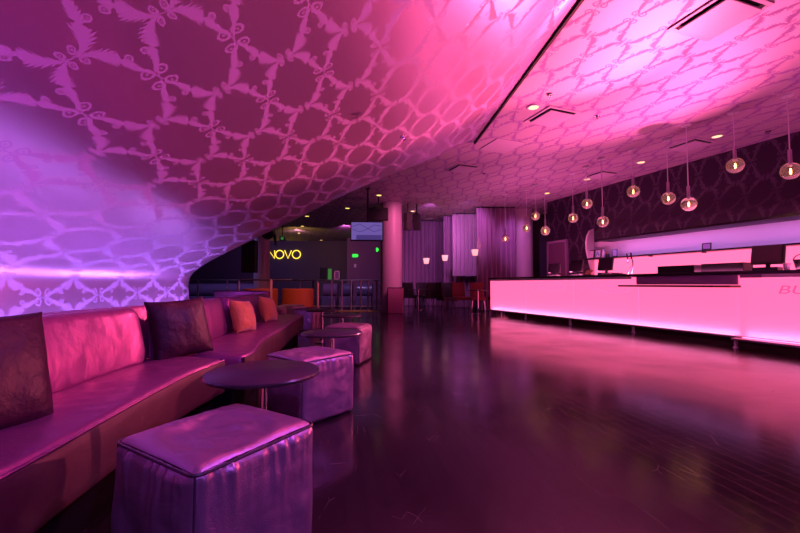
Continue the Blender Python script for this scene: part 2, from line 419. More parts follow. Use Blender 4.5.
# pale top strip and purple fascia behind the drink rail
MB().bbox((2.35, -.008, 1.035), (4.7, .03, .045), .006).build('edge_strip', M['trimpale'], bar)
MB().bbox((9.35, -.08, 1.035), (5.2, .03, .045), .006).build('edge_strip', M['trimpale'], bar)
MB().box((5.62, -.008, .985), (1.62, .03, .15)).build('fascia', M['fascia'], bar)
MB().box((6.62, -.078, 1.035), (.26, .03, .05)).build('fascia', M['fascia'], bar)
dr_ = MB().bbox((5.50, -.17, .885), (1.68, .30, .032), .006).build('drink_rail', M['counter'], bar)
MB().bbox((6.38, -.17, .885), (.22, .302, .033), .006).build('rail_end', M['wood'], bar)['label'] = 'brown wooden end of the drink rail'
def text_mesh(txt, size, m, name, parent, loc, rot, shear=0., sx=1., ext=.002, bevel=0., res=6):
    cu = bpy.data.curves.new('t', 'FONT'); cu.body = txt; cu.size = size; cu.shear = shear; cu.extrude = ext; cu.resolution_u = res; cu.bevel_depth = bevel
    to = bpy.data.objects.new('t', cu); COL.objects.link(to); bpy.context.view_layer.update()
    me = bpy.data.meshes.new_from_object(to.evaluated_get(bpy.context.evaluated_depsgraph_get())); bpy.data.objects.remove(to)
    me.materials.clear(); me.materials.append(m)
    for v in me.vertices: v.co.x *= sx
    o = bpy.data.objects.new(name, me); COL.objects.link(o); o.parent = parent; o.location = loc; o.rotation_euler = rot
    return o
for u, m, w, sz, sx in ((1.98, 'letterfaint', -.0035, .13, 1.45), (3.63, 'letterfaint', -.0035, .13, 1.45), (6.9, 'letter', -.0735, .16, 1.5)):
    text_mesh('BUD LIGHT', sz, M[m], 'lettering', bar, (u, w, .79), (PI / 2, 0, 0), .25, sx)
    ov = []
    for k in range(48):
        a = 2 * PI * k / 48; ov.append((u + sz * sx * 3.55 + sz * 2.9 * math.cos(a), w, .79 + sz * .36 + sz * .75 * math.sin(a)))
    MB().tube(ov, .004, 6, closed=True).build('emblem_ring', M[m], bar)

# back bar
bb = thing('back_bar', 'back bar with glowing pink lower panel and a dark shelf in a lavender niche', 'back bar', BO, BRZ)
MB().box((6.95, 2.165, 1.28), (10.4, .03, .64)).build('backlit_panel', M['backpanel'], bb)
MB().bbox((7.05, 2.03, 1.606), (10.5, .30, .035), .005).build('shelf', M['counter'], bb)
for k in range(9): MB().box((2.5 + k * 1.15, 1.98, 1.58), (.04, .10, .03)).build('shelf_bracket', M['black'], bb)
MB().bbox((7.0, 1.85, .9), (10.5, .55, .06), .006).build('back_counter', M['counter'], bb)
MB().box((7.0, 1.88, .435), (10.4, .5, .87)).build('cabinet_body', M['black'], bb)
MB().bbox((7.45, 1.56, 2.06), (9.98, .035, .045), .006).build('soffit_lip', M['counter'], bb)
wing = [(2.15, 1.15), (2.15, 2.48), (2.02, 2.42), (1.93, 2.28), (1.88, 2.10), (1.88, 1.90), (1.93, 1.70), (2.0, 1.48), (2.06, 1.30), (2.09, 1.15)]
wv = [(1.84, w, z) for w, z in wing] + [(1.90, w, z) for w, z in wing]; n_ = len(wing)
e = MB(); e.add(wv, [tuple(range(n_)), tuple(range(n_, 2 * n_))[::-1]] + [(i, (i + 1) % n_, n_ + (i + 1) % n_, n_ + i) for i in range(n_)])
e.build('end_wing', M['white'], bb)

# things on the bar
def terminal(label, u, w, rz, sw, sh, group='till screens on the bar', tilt=.28, card=False):
    t = thing('till_terminal', label, 'till', B(u, w, 1.11), BRZ + rz, group)
    MB().bbox((0, .02, .03), (sw * .8, .22, .06), .01).build('base', M['black'], t)
    MB().tube([(0, .04, .05), (0, .07, .14)], .028, 10).build('neck', M['black'], t)
    R = Matrix.Rotation(-tilt, 3, 'X')
    c = Vector((0, .03, .10 + sh / 2))
    sc = MB().bbox(c, (sw, .05, sh), .012, M=R).build('screen_housing', M['black'], t)
    MB().box(c + R @ Vector((0, -.0265, 0)), (sw * .88, .004, sh * .84), M=R).build('screen', M['counter'], sc)
    if card: MB().box(c + R @ Vector((sw / 2 + .012, .0, 0)), (.022, .03, sh * .9), M=R).build('card_reader', M['black'], sc)
    return t
terminal('squat black till at the far left end of the bar', 2.17, .45, .3, .33, .24, tilt=.15)
terminal('black touchscreen till second from the left end of the bar', 2.90, .45, .25, .32, .30)
terminal('black touchscreen till just left of the beer tap', 3.72, .45, .25, .32, .30)
terminal('large black touchscreen till on the near end of the bar beside a white cup', 6.57, .42, .15, .36, .30, card=True)
t = thing('beer_tap', 'slim chrome beer tap arching over the middle of the bar', 'tap', B(4.34, .45, 1.11), BRZ)
MB().lathe([(0, 0), (.05, 0), (.05, .012), (.02, .02), (0, .02)], n=20).build('base', M['chrome'], t, True)
MB().tube([(0, 0, .01), (.03, 0, .12), (.045, 0, .24), (.03, 0, .31), (-.02, 0, .33), (-.07, 0, .32)], .013, 10).build('column', M['steel'], t, True)
MB().tube([(-.07, 0, .33), (-.09, 0, .44)], .014, 8).build('handle', M['black'], t, True)
MB().tube([(.02, 0, .33), (.005, 0, .45)], .014, 8).build('handle', M['black'], t, True)
MB().tube([(-.07, 0, .32), (-.085, 0, .27), (-.06, 0, .25)], .009, 8).build('spout', M['chrome'], t, True)
MB().tube([(-.08, 0, .0), (.0, 0, .18)], .006, 8).build('brace', M['chrome'], t, True)
def crate(u, w, l, d, h, label):
    t = thing('bar_organiser', label, 'bar organiser', B(u, w, 1.11), BRZ, 'black organisers on the bar')
    MB().box((0, 0, .015), (l, d, .03)).build('tray_base', M['black'], t)
    MB().bbox((0, -d / 2 + .01, h / 2), (l, .02, h), .004).build('front_board', M['black'], t)
    MB().bbox((0, d / 2 - .01, h / 2), (l, .02, h), .004).build('back_board', M['black'], t)
    for s in (-1, 1): MB().bbox((s * (l / 2 - .01), 0, h / 2), (.02, d - .04, h), .004).build('side_board', M['black'], t)
crate(5.30, .45, .64, .26, .14, 'low black organiser box on the bar, the one nearer the beer tap')
crate(6.00, .5, .60, .26, .15, 'low black organiser box on the bar, the one nearer the large till')
def jar(name, label, cat, u, w, z, prof, m, group=None, cap=None, capm=None):
    if cap is None: o = MB().lathe(prof, n=20).build(name, m, None, True); o.location = B(u, w, z); return tag(o, label, cat, group)
    t = thing(name, label, cat, B(u, w, z), 0, group)
    MB().lathe(prof, n=20).build('body', m, t, True); MB().lathe(cap, n=16).build('cap', capm, t, True); return t
CUP = [(0, 0), (.032, 0), (.042, .11), (.038, .11), (.03, .01), (0, .01)]
jar('paper_cup', 'white cup standing beside the large till', 'cup', 6.80, .42, 1.11, CUP, M['cup'])
t = thing('ice_bucket', 'black bucket with a hoop handle at the right edge of the bar', 'bucket', B(6.98, .45, 1.11))
MB().lathe([(0, 0), (.085, 0), (.115, .15), (.12, .155), (.112, .155), (.08, .01), (0, .01)], n=28).build('body', M['black'], t, True)
MB().tube([BU * (.118 * math.cos(a)) + Vector((0, 0, .145 + .09 * math.sin(a))) for a in [PI * k / 16 for k in range(17)]], .007, 8).build('handle', M['black'], t, True)
t = thing('napkin_caddy', 'small dark slanted caddy between the two left tills', 'caddy', B(3.28, .42, 1.11), BRZ)
MB().bbox((0, 0, .01), (.2, .14, .02), .004).build('base', M['black'], t)
MB().bbox((0, .03, .07), (.18, .015, .13), .004, M=Matrix.Rotation(-.4, 3, 'X')).build('back_plate', M['wood'], t)
t = thing('bar_mat', 'flat brown rubber mat lying left of the beer tap', 'mat', B(4.07, .31, 1.11), BRZ)
MB().bbox((0, 0, .012), (.38, .2, .024), .006).build('mat_slab', M['wood'], t)
MB().bbox((.05, .02, .034), (.2, .1, .02), .004).build('tray', M['ledge'], t)
# things on the back shelf
SZ = 1.6245
def frame(label, u, w, h, z=SZ, rz=0, mface=None, letter=None, group=None, tilt=.12):
    t = thing('picture_frame', label, 'frame', B(u, 1.97, z), BRZ + rz, group)
    R = Matrix.Rotation(-tilt, 3, 'X'); c = Vector((0, 0, h / 2 + .004))
    f_ = MB()
    for s in (-1, 1):
        f_.box(c + R @ Vector((s * (w / 2 - .008), 0, 0)), (.016, .018, h), M=R); f_.box(c + R @ Vector((0, 0, s * (h / 2 - .008))), (w, .018, .016), M=R)
    f_.build('frame_border', M['black'], t)
    MB().box(c + R @ Vector((0, .002, 0)), (w - .02, .008, h - .02), M=R).build('card', mface or M['card'], t)
    MB().box(c + R @ Vector((0, .035, -h * .35)), (.03, .06, .02), M=R).build('stand', M['black'], t)
    if letter:
        text_mesh(letter, .19, M['blueglow'], 'lettering', t, c + R @ Vector((-.065, -.0065, -.065)), (PI / 2 - tilt * 0 + tilt, 0, 0))
    return t
frame('clear framed card at the left end of the back shelf', 1.96, .20, .23)
frame('framed card with a big blue letter A on the back shelf', 2.185, .20, .23, letter='A')
frame('slanted dark framed sign beside the bottles on the back shelf', 2.70, .13, .2, rz=.6, mface=M['fascia'], tilt=.25)
frame('small framed card alone in the middle of the back shelf', 4.86, .17, .14, mface=M['fascia'])
BOT = [(0, 0), (.032, 0), (.035, .01), (.035, .14), (.014, .19), (.013, .235), (0, .235)]
jar('bottle', 'slim pale bottle next to the blue letter card on the back shelf', 'bottle', 2.35, 1.98, SZ, [(r, z * 1.05) for r, z in BOT], M['card'], 'bottles on the back shelf', [(.015, .24), (.015, .265), (0, .265)], M['black'])
jar('bottle', 'round dark bottle with an orange neck on the back shelf', 'bottle', 2.47, 1.98, SZ, [(0, 0), (.05, 0), (.055, .03), (.045, .09), (.016, .12), (.014, .17), (0, .17)], M['black'], 'bottles on the back shelf', [(.046, .085), (.02, .125), (.017, .16), (0, .17)], M['orange'])

# ------------------------------------------------------------------ pendants
P = [(5.493, 5.276, 2.507), (5.182, 5.796, 2.748), (4.826, 6.295, 2.255), (4.929, 6.915, 2.491), (4.611, 7.436, 2.745), (4.25, 7.912, 2.224), (4.23, 8.525, 2.735), (4.20, 9.154, 2.519), (3.69, 9.596, 2.269), (3.645, 10.154, 2.748), (3.60, 10.734, 2.509), (3.14, 11.267, 2.265)]
ordn = ['nearest to the right edge', 'second from the right', 'third from the right', 'fourth from the right', 'fifth from the right', 'sixth from the right', 'sixth from the left', 'fifth from the left', 'fourth from the left', 'third from the left', 'second from the left', 'farthest left']
pend = {}
for i, (x, y, z) in enumerate(P):
    hang = {0: 'mid-height', 1: 'high', 2: 'low'}[min(range(3), key=lambda k: abs(z - (2.5, 2.745, 2.25)[k]))]
    lab = 'clear glass globe pendant %s over the bar, %s' % ({'mid-height': 'hung midway', 'high': 'hung high', 'low': 'hung low'}[hang], ordn[i])
    if hang in pend:
        dup(pend[hang], lab, (x, y, z)); continue
    zz = {'mid-height': 2.50, 'high': 2.746, 'low': 2.25}[hang]; L = H - zz
    t = thing('pendant_lamp', lab, 'pendant lamp', (x, y, z), 0, 'globe pendants over the bar'); pend[hang] = t
    MB().lathe([(0, L), (.075, L), (.075, L - .02), (.07, L - .028), (0, L - .028)], n=28).build('canopy', M['canopy'], t, True)
    MB().tube([(0, 0, L - .02), (0, 0, .30)], .007, 8).build('rod', M['cable'], t, True)
    MB().lathe([(0, .31), (.02, .305), (.024, .295), (.024, .10), (.018, .085), (0, .085)], n=20).build('socket', M['socket'], t, True)
    outer = [(.03 + 0 * k, .1) for k in range(1)] + [(.114 * math.sin(a), .117 * math.cos(a)) for a in [.25 + (PI - .25) * k / 22 for k in range(23)]]
    inner = [(r * .965, z_ * .965) for r, z_ in outer[::-1]]
    MB().lathe(outer + inner, n=36).build('globe', M['glass'], t, True, angle=80)
    b_ = MB().lathe([(0, .03), (.006, .025), (.011, .0), (.009, -.03), (0, -.042)], n=12).build('bulb', M['bulb'], t, True)
    MB().lathe([(.019, .084), (.024, .06), (.015, .05), (0, .05)], n=16).build('bulb_holder', M['canopy'], t, True)

# ------------------------------------------------------------------ ceiling fixtures
def vent(loc, rz, label, size=.6):
    t = thing('ceiling_vent', label, 'vent', (loc[0], loc[1], H), rz, 'square ceiling vents'); s = size / 2
    f_ = MB(); w = .045
    for sx, sy, dx, dy in ((0, 1, size, w), (0, -1, size, w), (1, 0, w, size - 2 * w), (-1, 0, w, size - 2 * w)):
        f_.bbox((sx * (s - w / 2), sy * (s - w / 2), -.008), (dx, dy, .016), .003)
    f_.build('frame', M['vent'], t)
    MB().box((0, 0, -.004), (size - 2 * w, size - 2 * w, .006)).build('throat_shade', M['void'], t)  # flat black plate painting the shade of the open recess
    MB().bbox((0, 0, -.038), (size - .13, size - .13, .016), .006).build('centre_panel', M['vent'], t)
    MB().box((0, 0, -.018), (.1, .1, .026)).build('hanger', M['void'], t)
    return t
v1 = vent((3.187, 3.686), math.radians(18), 'large square ceiling vent at the top right edge of the view')
for (x, y), lab in [((2.43, 5.97), 'square ceiling vent just right of the black ceiling seam'), ((5.58, 7.2), 'square ceiling vent above the pendants on the right'), ((4.93, 9.18), 'square ceiling vent above the sixth pendant, near the bar wall'), ((1.46, 8.68), 'square ceiling vent beyond the far end of the black ceiling seam')]:
    dup(v1, lab, (x, y, H), math.radians(20.6))
def hatch(x, y, label, s=.6):
    t = thing('access_panel', label, 'ceiling panel', (x, y, H), math.radians(20.6), 'plain square ceiling panels')
    MB().bbox((0, 0, -.006), (s, s, .012), .004).build('panel', M['vent'], t); MB().box((0, 0, -.002), (s + .02, s + .02, .003)).build('border', M['fascia'], t)
hatch(1.97, 7.28, 'plain pale ceiling panel at the tip of the black ceiling seam', .62); hatch(.54, 11.35, 'plain pale ceiling panel near the round column by the screen'); hatch(4.15, 11.55, 'plain pale ceiling panel above the left end of the bar')
dl = None
DL = [(2.025, 5.642, 'downpale', 'round lit downlight beside the ceiling vent near the black seam'), (5.746, 6.772, 'downpale', 'round lit downlight between the two right-hand pendants'), (5.3, 8.242, 'downpale', 'round lit downlight above the fifth pendant from the right'),
      (4.778, 9.596, 'downpale', 'round lit downlight above the sixth pendant from the left'), (4.334, 11.092, 'down', 'yellow downlight above the left end of the bar'), (-.633, 11.344, 'down', 'yellow downlight in front of the pink round column'),
      (.463, 13.857, 'down', 'yellow downlight right of the pink round column'), (-1.853, 13.305, 'down', 'yellow downlight left of the hanging screen'), (-3.669, 14.885, 'down', 'yellow downlight nearest of those above the neon sign'),
      (-4.51, 17.472, 'down', 'yellow downlight in the middle of the row above the neon sign'), (-5.313, 19.888, 'down', 'yellow downlight deeper in the row above the neon sign'), (-4.817, 23.071, 'down', 'yellow downlight close to the far dark wall')]
dproto = {}
for x, y, m, lab in DL:
    if m in dproto: dup(dproto[m], lab, (x, y, H)); continue
    t = thing('downlight', lab, 'downlight', (x, y, H), 0, 'round ceiling downlights'); dproto[m] = t
    MB().lathe([(.075, -.002), (.1, -.002), (.1, -.012), (.085, -.016), (.075, -.012), (.075, -.002)], n=28).build('trim_ring', M['vent'], t, True)
    MB().lathe([(0, -.010), (.074, -.010), (.074, -.004), (0, -.004)], n=28).build('lens', M[m], t, True)
sp = None
for x, y, lab in [(2.12, 5.25, 'small ceiling sprinkler beside the downlight near the black seam'), (3.146, 5.951, 'small ceiling sprinkler between the seam vent and the pendants'), (6.453, 6.547, 'small ceiling sprinkler at far right above the bar wall'), (2.03, 9.071, 'small ceiling sprinkler past the seam tip'),
                  (1.154, 11.744, 'small ceiling sprinkler in the middle of the far ceiling')]:
    if sp: dup(sp, lab, (x, y, H)); continue
    sp = thing('sprinkler', lab, 'sprinkler', (x, y, H), 0, 'ceiling sprinklers')
    MB().lathe([(0, 0), (.045, 0), (.045, -.008), (.03, -.014), (0, -.014)], n=20).build('escutcheon', M['chrome'], sp, True)
    MB().lathe([(.008, -.012), (.008, -.035), (.022, -.037), (.022, -.041), (0, -.041)], n=14).build('head', M['chrome'], sp, True)
for x, y, lab in [(3.815, 15.823, 'flat pale ceiling disc above the right-hand curtain'), (2.976, 16.0, 'flat pale ceiling disc above the pale lit curtain'), (1.2, 15.6, 'flat pale ceiling disc above the left-hand curtain')]:
    t = thing('ceiling_speaker', lab, 'ceiling speaker', (x, y, H), 0, 'flat ceiling speakers')
    MB().lathe([(0, -.015), (.15, -.015), (.17, -.008), (.17, -.001), (0, -.001)], n=28).build('grille', M['vent'], t, True)
    MB().lathe([(.17, -.001), (.19, -.001), (.19, -.012), (.168, -.014)], n=28).build('rim', M['white'], t, True)
# sprinkler poking through the sloping wall
t = thing('sprinkler', 'small chrome sprinkler on the pink part of the sloping wall', 'sprinkler', (.018, 3.98, 2.50), 0, 'ceiling sprinklers'); t.rotation_euler = (0, -math.radians(37), 0)
MB().lathe([(0, .0), (.028, .0), (.028, -.01), (.015, -.014), (.008, -.05), (.02, -.055), (0, -.055)], n=16).build('head', M['chrome'], t, True)

# ------------------------------------------------------------------ sofas
def path_frames(P, n):
    q = catmull([(x, y, 0) for x, y in P], n); fr = []
    for i, p in enumerate(q):
        t = (q[min(i + 1, len(q) - 1)] - q[max(i - 1, 0)]).normalized(); fr.append((p, Vector((-t.y, t.x, 0)), t))
    return fr
def sweep(fr, sec, disp=None, cap=True, endround=0.0):
    """sec = closed loop of (w, z); w runs to the left of the path"""
    mb = MB(); N = len(fr); L = [0]
    for i in range(1, N): L.append(L[-1] + (fr[i][0] - fr[i - 1][0]).length)
    wm = sum(a for a, b in sec) / len(sec); zm = sum(b for a, b in sec) / len(sec); rows = []
    for i, (p, nrm, t) in enumerate(fr):
        k = 1.0
        if endround > 0:
            dd = min(L[i], L[-1] - L[i])
            if dd < endround: k = 1 - (1 - math.sqrt(max(0, 1 - (1 - dd / endround) ** 2))) * .35
        r = []
        for j, (w, z) in enumerate(sec):
            w2 = wm + (w - wm) * (1 if k == 1 else (1 - (1 - k) * .25)); z2 = zm + (z - zm) * k
            q = p + nrm * w2; q = Vector((q.x, q.y, z2))
            if disp: q = disp(q, L[i], L[-1], w, z, nrm)
            r.append(q)
        rows.append(r)
    mb.grid(rows, closed_v=True)
    if cap:
        b = len(sec); o = len(mb.v)
        for rr, rev in ((rows[0], True), (rows[-1], False)):
            c = sum(rr, Vector()) / len(rr); oo = mb.add([c] + rr, [(0, 1 + j, 1 + (j + 1) % b) if rev else (0, 1 + (j + 1) % b, 1 + j) for j in range(b)])
    return mb
def rrect(w0, w1, z0, z1, r, n=5, sub=6):
    """rounded rectangle loop, subdivided along its sides"""
    out = []
    cs = [(w1 - r, z0 + r, -PI / 2), (w1 - r, z1 - r, 0), (w0 + r, z1 - r, PI / 2), (w0 + r, z0 + r, PI)]
    for i, (cx, cz, a) in enumerate(cs):
        arc_ = [(cx + r * math.cos(a + PI / 2 * k / n), cz + r * math.sin(a + PI / 2 * k / n)) for k in range(n + 1)]
        out += arc_
        nx = cs[(i + 1) % 4]; s = arc_[-1]; e_ = (nx[0] + r * math.cos(nx[2]), nx[1] + r * math.sin(nx[2]))
        out += [(s[0] + (e_[0] - s[0]) * k / sub, s[1] + (e_[1] - s[1]) * k / sub) for k in range(1, sub)]
    return out
def n3(x, y, z=0): return noise.noise(Vector((x, y, z)))
def seat_disp(q, l, L, w, z, nrm):
    if z > .38:
        f_ = max(0, min(1, (w) / .06)) * max(0, min(1, (.5 - w) / .08))
        bulge = .018 * math.sin(PI * max(0, min(1, w / .5)))
        wr = .010 * abs(n3(l * 7 + w * 5 + 1.5 * n3(l * 2, w * 3), w * 2.2, 3)) ** .8 - .004
        q = q + Vector((0, 0, bulge + wr * f_))
    if w < .03 and .22 < z < .40:
        q = q - nrm * (.006 * n3(l * 8, z * 3, 7) + .006 * math.sin((z - .2) / .22 * PI))
    return q
def back_disp(q, l, L, w, z, nrm):
    # puffed front, soft vertical pulls near the ends
    k = math.sin(PI * max(0, min(1, l / L))) ** .5
    f_ = math.sin(PI * max(0, min(1, (z - .40) / .38)))
    q = q - nrm * ((.5 if w < .50 else 0) * .065 * k * f_)
    q = q - nrm * (.007 * n3(l * 9, z * 2.5, 2) + .004 * n3(l * 22, z * 5, 5)) * (1 if w < .54 else 0)
    return q
def sofa(label, front, backs, depth, grp):
    t = thing('banquette_sofa', label, 'sofa', (0, 0, 0), 0, grp)
    fr = path_frames(front, 14)
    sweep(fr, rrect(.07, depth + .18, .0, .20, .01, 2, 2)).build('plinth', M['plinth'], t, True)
    sweep(fr, rrect(0, depth + .10, .19, .425, .022, 4, 14), seat_disp, endround=.06).build('seat', M['sofa'], t, True)
    sweep(fr[1:-1], rrect(-.010, .02, .20, .408, .008, 2, 6), lambda q, l, L, w, z, nrm: q - nrm * (.004 * n3(l * 8, z * 3, 7) + .006 * math.sin((z - .2) / .21 * PI))).build('front_skirt', M['sofa_shaded'], t, True)  # separate part that carries the painted shade of the seat front
    pip = [Vector((p.x, p.y, 0)) - nrm * .004 + Vector((0, 0, .412)) for p, nrm, tt in fr[1:-1]]
    MB().tube(pip, .0045, 6).build('seat_piping', M['sofa'], t, True)
    # frame behind, then the loose back cushions
    fs = [(depth + .055, .25), (depth + .16, .25), (depth + .185, .60), (depth + .19, .755), (depth + .17, .775), (depth + .10, .775), (depth + .085, .755)]
    sweep(fr, fs).build('back_frame', M['sofa'], t, True, angle=50)
    for a, b in backs:
        sub = [f_ for f_ in fr if a <= f_[0].y <= b]
        sec = [(w + max(0, (z - .42)) * .17, z) for w, z in rrect(depth - .06, depth + .05, .415, .775, .04, 5, 9)]
        bc = sweep(sub, sec, back_disp, endround=.05).build('back_cushion', M['sofa'], t, True)
    return t
S1 = [(-.95, -.8), (-.985, 0), (-1.02, .6), (-1.05, 1.02), (-1.105, 1.42), (-1.15, 1.76), (-1.19, 2.15), (-1.185, 2.40), (-1.178, 2.57)]
S2 = [(-1.085, 2.65), (-1.095, 2.88), (-1.2, 3.3), (-1.27, 3.71), (-1.34, 4.4), (-1.44, 5.1), (-1.52, 5.8), (-1.57, 6.15)]
sofa('dark pink satin banquette sofa along the wall, the near section at lower left', S1, [(.35, 2.38), (-.75, .32)], .45, 'banquette sofas')
sofa('dark pink satin banquette sofa behind the small tables, the far section with orange pillows', S2, [(2.66, 3.88), (3.98, 5.6)], .48, 'banquette sofas')

def pillow(label, loc, size, thick, rx, rz, m, seed, roll=0, grp='scatter pillows on the sofas'):
    mb = MB(); N = 26
    for sgn in (1, -1):
        rows = []
        for i in range(N + 1):
            r = []
            for j in range(N + 1):
                u, v = -1 + 2 * i / N, -1 + 2 * j / N
                pin = 1 - .07 * (1 - u * u) * abs(v) ** 3; pin2 = 1 - .07 * (1 - v * v) * abs(u) ** 3
                h_ = max(0, (1 - abs(u) ** 2.6)) ** .55 * max(0, (1 - abs(v) ** 2.6)) ** .55
                wr = (.10 * n3(u * 2 + seed, v * 2, seed) + .06 * abs(n3(u * 5, v * 5 + seed, 1))) * h_
                r.append(Vector((u * size / 2 * pin2, sgn * thick / 2 * (h_ + wr), v * size / 2 * pin)))
            rows.append(r)
        mb.grid(rows)
    o = mb.build('scatter_pillow', m, None, True, angle=100); o.location = loc
    o.rotation_euler = (rx, roll, rz); return tag(o, label, 'pillow', grp)
pillow('big dark purple satin pillow at the left edge of the view', (-1.385, 1.27, .615), .42, .15, math.radians(-14), math.radians(80), M['pillow_dark'], 1.3, .03)
pillow('dark purple pillow leaning where the two sofa sections meet', (-1.50, 2.62, .62), .41, .15, math.radians(-16), math.radians(62), M['pillow_dark'], 4.1, -.06)
pillow('orange pillow in the middle of the far sofa section', (-1.60, 3.90, .59), .34, .16, math.radians(-18), math.radians(80), M['pillow_orange'], 7.7, .08)
pillow('orange pillow at the far end of the far sofa section', (-1.72, 4.98, .59), .34, .16, math.radians(-18), math.radians(84), M['pillow_orange'], 9.2, .1)

# ------------------------------------------------------------------ leather cube ottomans
def ottoman(name, sx, sy, sz, N=56, seed=0.):
    """puffed, seamed leather cube, base at the origin"""
    mb = MB(); R = .035
    def shape(p, face):
        q = Vector(p); inner = Vector((max(-sx / 2 + R, min(sx / 2 - R, q.x)), max(-sy / 2 + R, min(sy / 2 - R, q.y)), max(R, min(sz - R, q.z))))
        d = q - inner
        if d.length > 1e-9: q = inner + d.normalized() * R if d.length > R * .999 or True else q
        u, v, w = q.x / (sx / 2), q.y / (sy / 2), q.z / sz
        if face == 'z1':
            r_ = math.hypot(u * .9 - .1, v + .12); f_ = (1 - u ** 4) * (1 - v ** 4)
            q.z += f_ * 1.7 * (.010 - .016 * math.exp(-(r_ / .5) ** 2) + .006 * math.sin(9 * r_ + 3 * n3(u * 2 + seed, v * 2, 1)) * math.exp(-((r_ - .5) / .3) ** 2) + .010 * abs(n3(u * 2.2 + seed, v * 6, 4)) * (1 - abs(v)))
        elif face in ('x0', 'x1', 'y0', 'y1'):
            s = v if face[0] == 'x' else u; nrm = Vector((1 if face == 'x1' else -1 if face == 'x0' else 0, 1 if face == 'y1' else -1 if face == 'y0' else 0, 0))
            f_ = (1 - s ** 6) * min(1, (1 - w) / .08) * min(1, w / .05)
            gather = math.exp(-max(0, .95 - w) / .16) * (.016 * n3(s * 9 + seed, w * 2, 8) + .005 * n3(s * 20 + seed, w * 3, 9))
            slouch = .015 * math.sin(PI * min(1, w)) + .014 * n3(s * 1.6 + seed, w * 2.6, 3) + .006 * abs(n3(s * 2 + w * 3 + seed, w * 5 - s * 2, 6))
            q += nrm * f_ * (gather + slouch)
        return q
    L = [-.5 + i / N for i in range(N + 1)]
    L = [(.5 * math.sin(a * PI) * .35 + a * .65) for a in L]
    for face in ('z1', 'x0', 'x1', 'y0', 'y1', 'z0'):
        rows = []
        for a in L:
            r = []
            for b in L:
                if face[0] == 'z': p = (a * sx, b * sy, sz if face == 'z1' else 0)
                elif face[0] == 'x': p = (sx / 2 * (1 if face == 'x1' else -1), a * sy, (b + .5) * sz)
                else: p = (a * sx, sy / 2 * (1 if face == 'y1' else -1), (b + .5) * sz)
                r.append(shape(p, face))
            rows.append(r)
        mb.grid(rows)
    t = thing('leather_ottoman', '', 'ottoman')
    mb.build('leather_cover', M['leather'], t, True, angle=70)
    # piping round the top and down the four corners
    g = R * .30; rr = []
    cs = [(sx / 2 - R, sy / 2 - R, 0), (-sx / 2 + R, sy / 2 - R, PI / 2), (-sx / 2 + R, -sy / 2 + R, PI), (sx / 2 - R, -sy / 2 + R, 1.5 * PI)]
    for cx, cy, a in cs:
        for k in range(6): rr.append((cx + R * .96 * math.cos(a + PI / 2 * k / 5), cy + R * .96 * math.sin(a + PI / 2 * k / 5), sz - R * .32))
    MB().tube(rr, .004, 6, closed=True).build('top_piping', M['pipe'], t, True)
    for cx, cy, a in cs:
        c_ = (cx + R * 1.0 * math.cos(a + PI / 4), cy + R * 1.0 * math.sin(a + PI / 4))
        MB().tube([(c_[0], c_[1], sz - R * .5), (c_[0] , c_[1] , sz * .5), (c_[0], c_[1], .02)], .0038, 6).build('corner_piping', M['pipe'], t, True)
    return t
OG = 'leather cube ottomans'
o1 = ottoman('leather_ottoman', .44, .45, .43, 64, .0)
o1.location = (-.605, 1.31, 0); o1.rotation_euler.z = math.radians(-31); o1['label'] = 'large purple leather cube ottoman at the bottom front'; o1['group'] = OG
o2 = ottoman('leather_ottoman', .44, .46, .425, 40, 5.)
o2.location = (-.645, 2.77, 0); o2.rotation_euler.z = math.radians(-40); o2['label'] = 'purple leather cube ottoman standing behind the nearest round table'; o2['group'] = OG
dup(o2, 'purple leather cube ottoman behind the second round table', (-.62, 4.60, 0), math.radians(-14))
dup(o1, 'dark leather cube ottoman under the farthest round table by the sofa end', (-1.88, 7.75, 0), math.radians(-10))
dup(o2, 'orange-lit leather cube ottoman past the end of the far sofa', (-2.55, 8.95, 0), math.radians(-20))
dup(o1, 'small-looking purple leather cube ottoman right behind the last orange pillow', (-2.72, 8.2, 0), math.radians(-5))

# ------------------------------------------------------------------ round side tables
def side_table(label, loc):
    t = thing('side_table', label, 'table', loc, 0, 'round cocktail tables')
    MB().lathe([(0, .515), (.248, .515), (.254, .511), (.255, .505), (.253, .498), (.22, .490), (0, .490)], n=72).build('table_top', M['table'], t, True)
    MB().lathe([(.253, .513), (.2575, .508), (.2575, .501), (.253, .496)], n=72).build('edge_band', M['edge'], t, True)
    MB().lathe([(0, .491), (.07, .491), (.07, .482), (.03, .475), (0, .475)], n=28).build('top_plate', M['black'], t, True)
    MB().lathe([(.019, .48), (.019, .02)], n=24).build('stem', M['chrome'], t, True)
    MB().lathe([(0, 0), (.11, 0), (.11, .008), (.10, .014), (.03, .022), (.022, .035), (0, .035)], n=48).build('base_disc', M['chrome'], t, True)
    return t
tb = side_table('round dark side table nearest the camera, behind the front ottoman', (-.64, 1.80, 0))
dup(tb, 'round dark side table between the second and third leather cubes', (-.575, 3.24, 0)); dup(tb, 'round dark side table with a green reflection, behind the third leather cube', (-.755, 5.0, 0)); dup(tb, 'farthest round dark side table beyond the end of the sofa', (-1.23, 6.03, 0))

# ------------------------------------------------------------------ far room
def column(x, y, r, label, m):
    t = thing('column', label, 'column', (x, y, 0), 0, 'round columns')
    MB().lathe([(r, .12), (r, H)], n=48).build('shaft', m, t, True)
    MB().lathe([(r + .02, 0), (r + .02, .12), (r, .13)], n=48).build('base_ring', M['fascia'], t, True)
column(-.29, 12.6, .36, 'round column glowing pink beside the hanging screen', M['column'])
column(4.43, 13.75, .38, 'round purple column behind the left end of the bar', M['column'])
column(-4.82, 13.25, .265, 'round dark purple column left of the neon sign', M['column'])
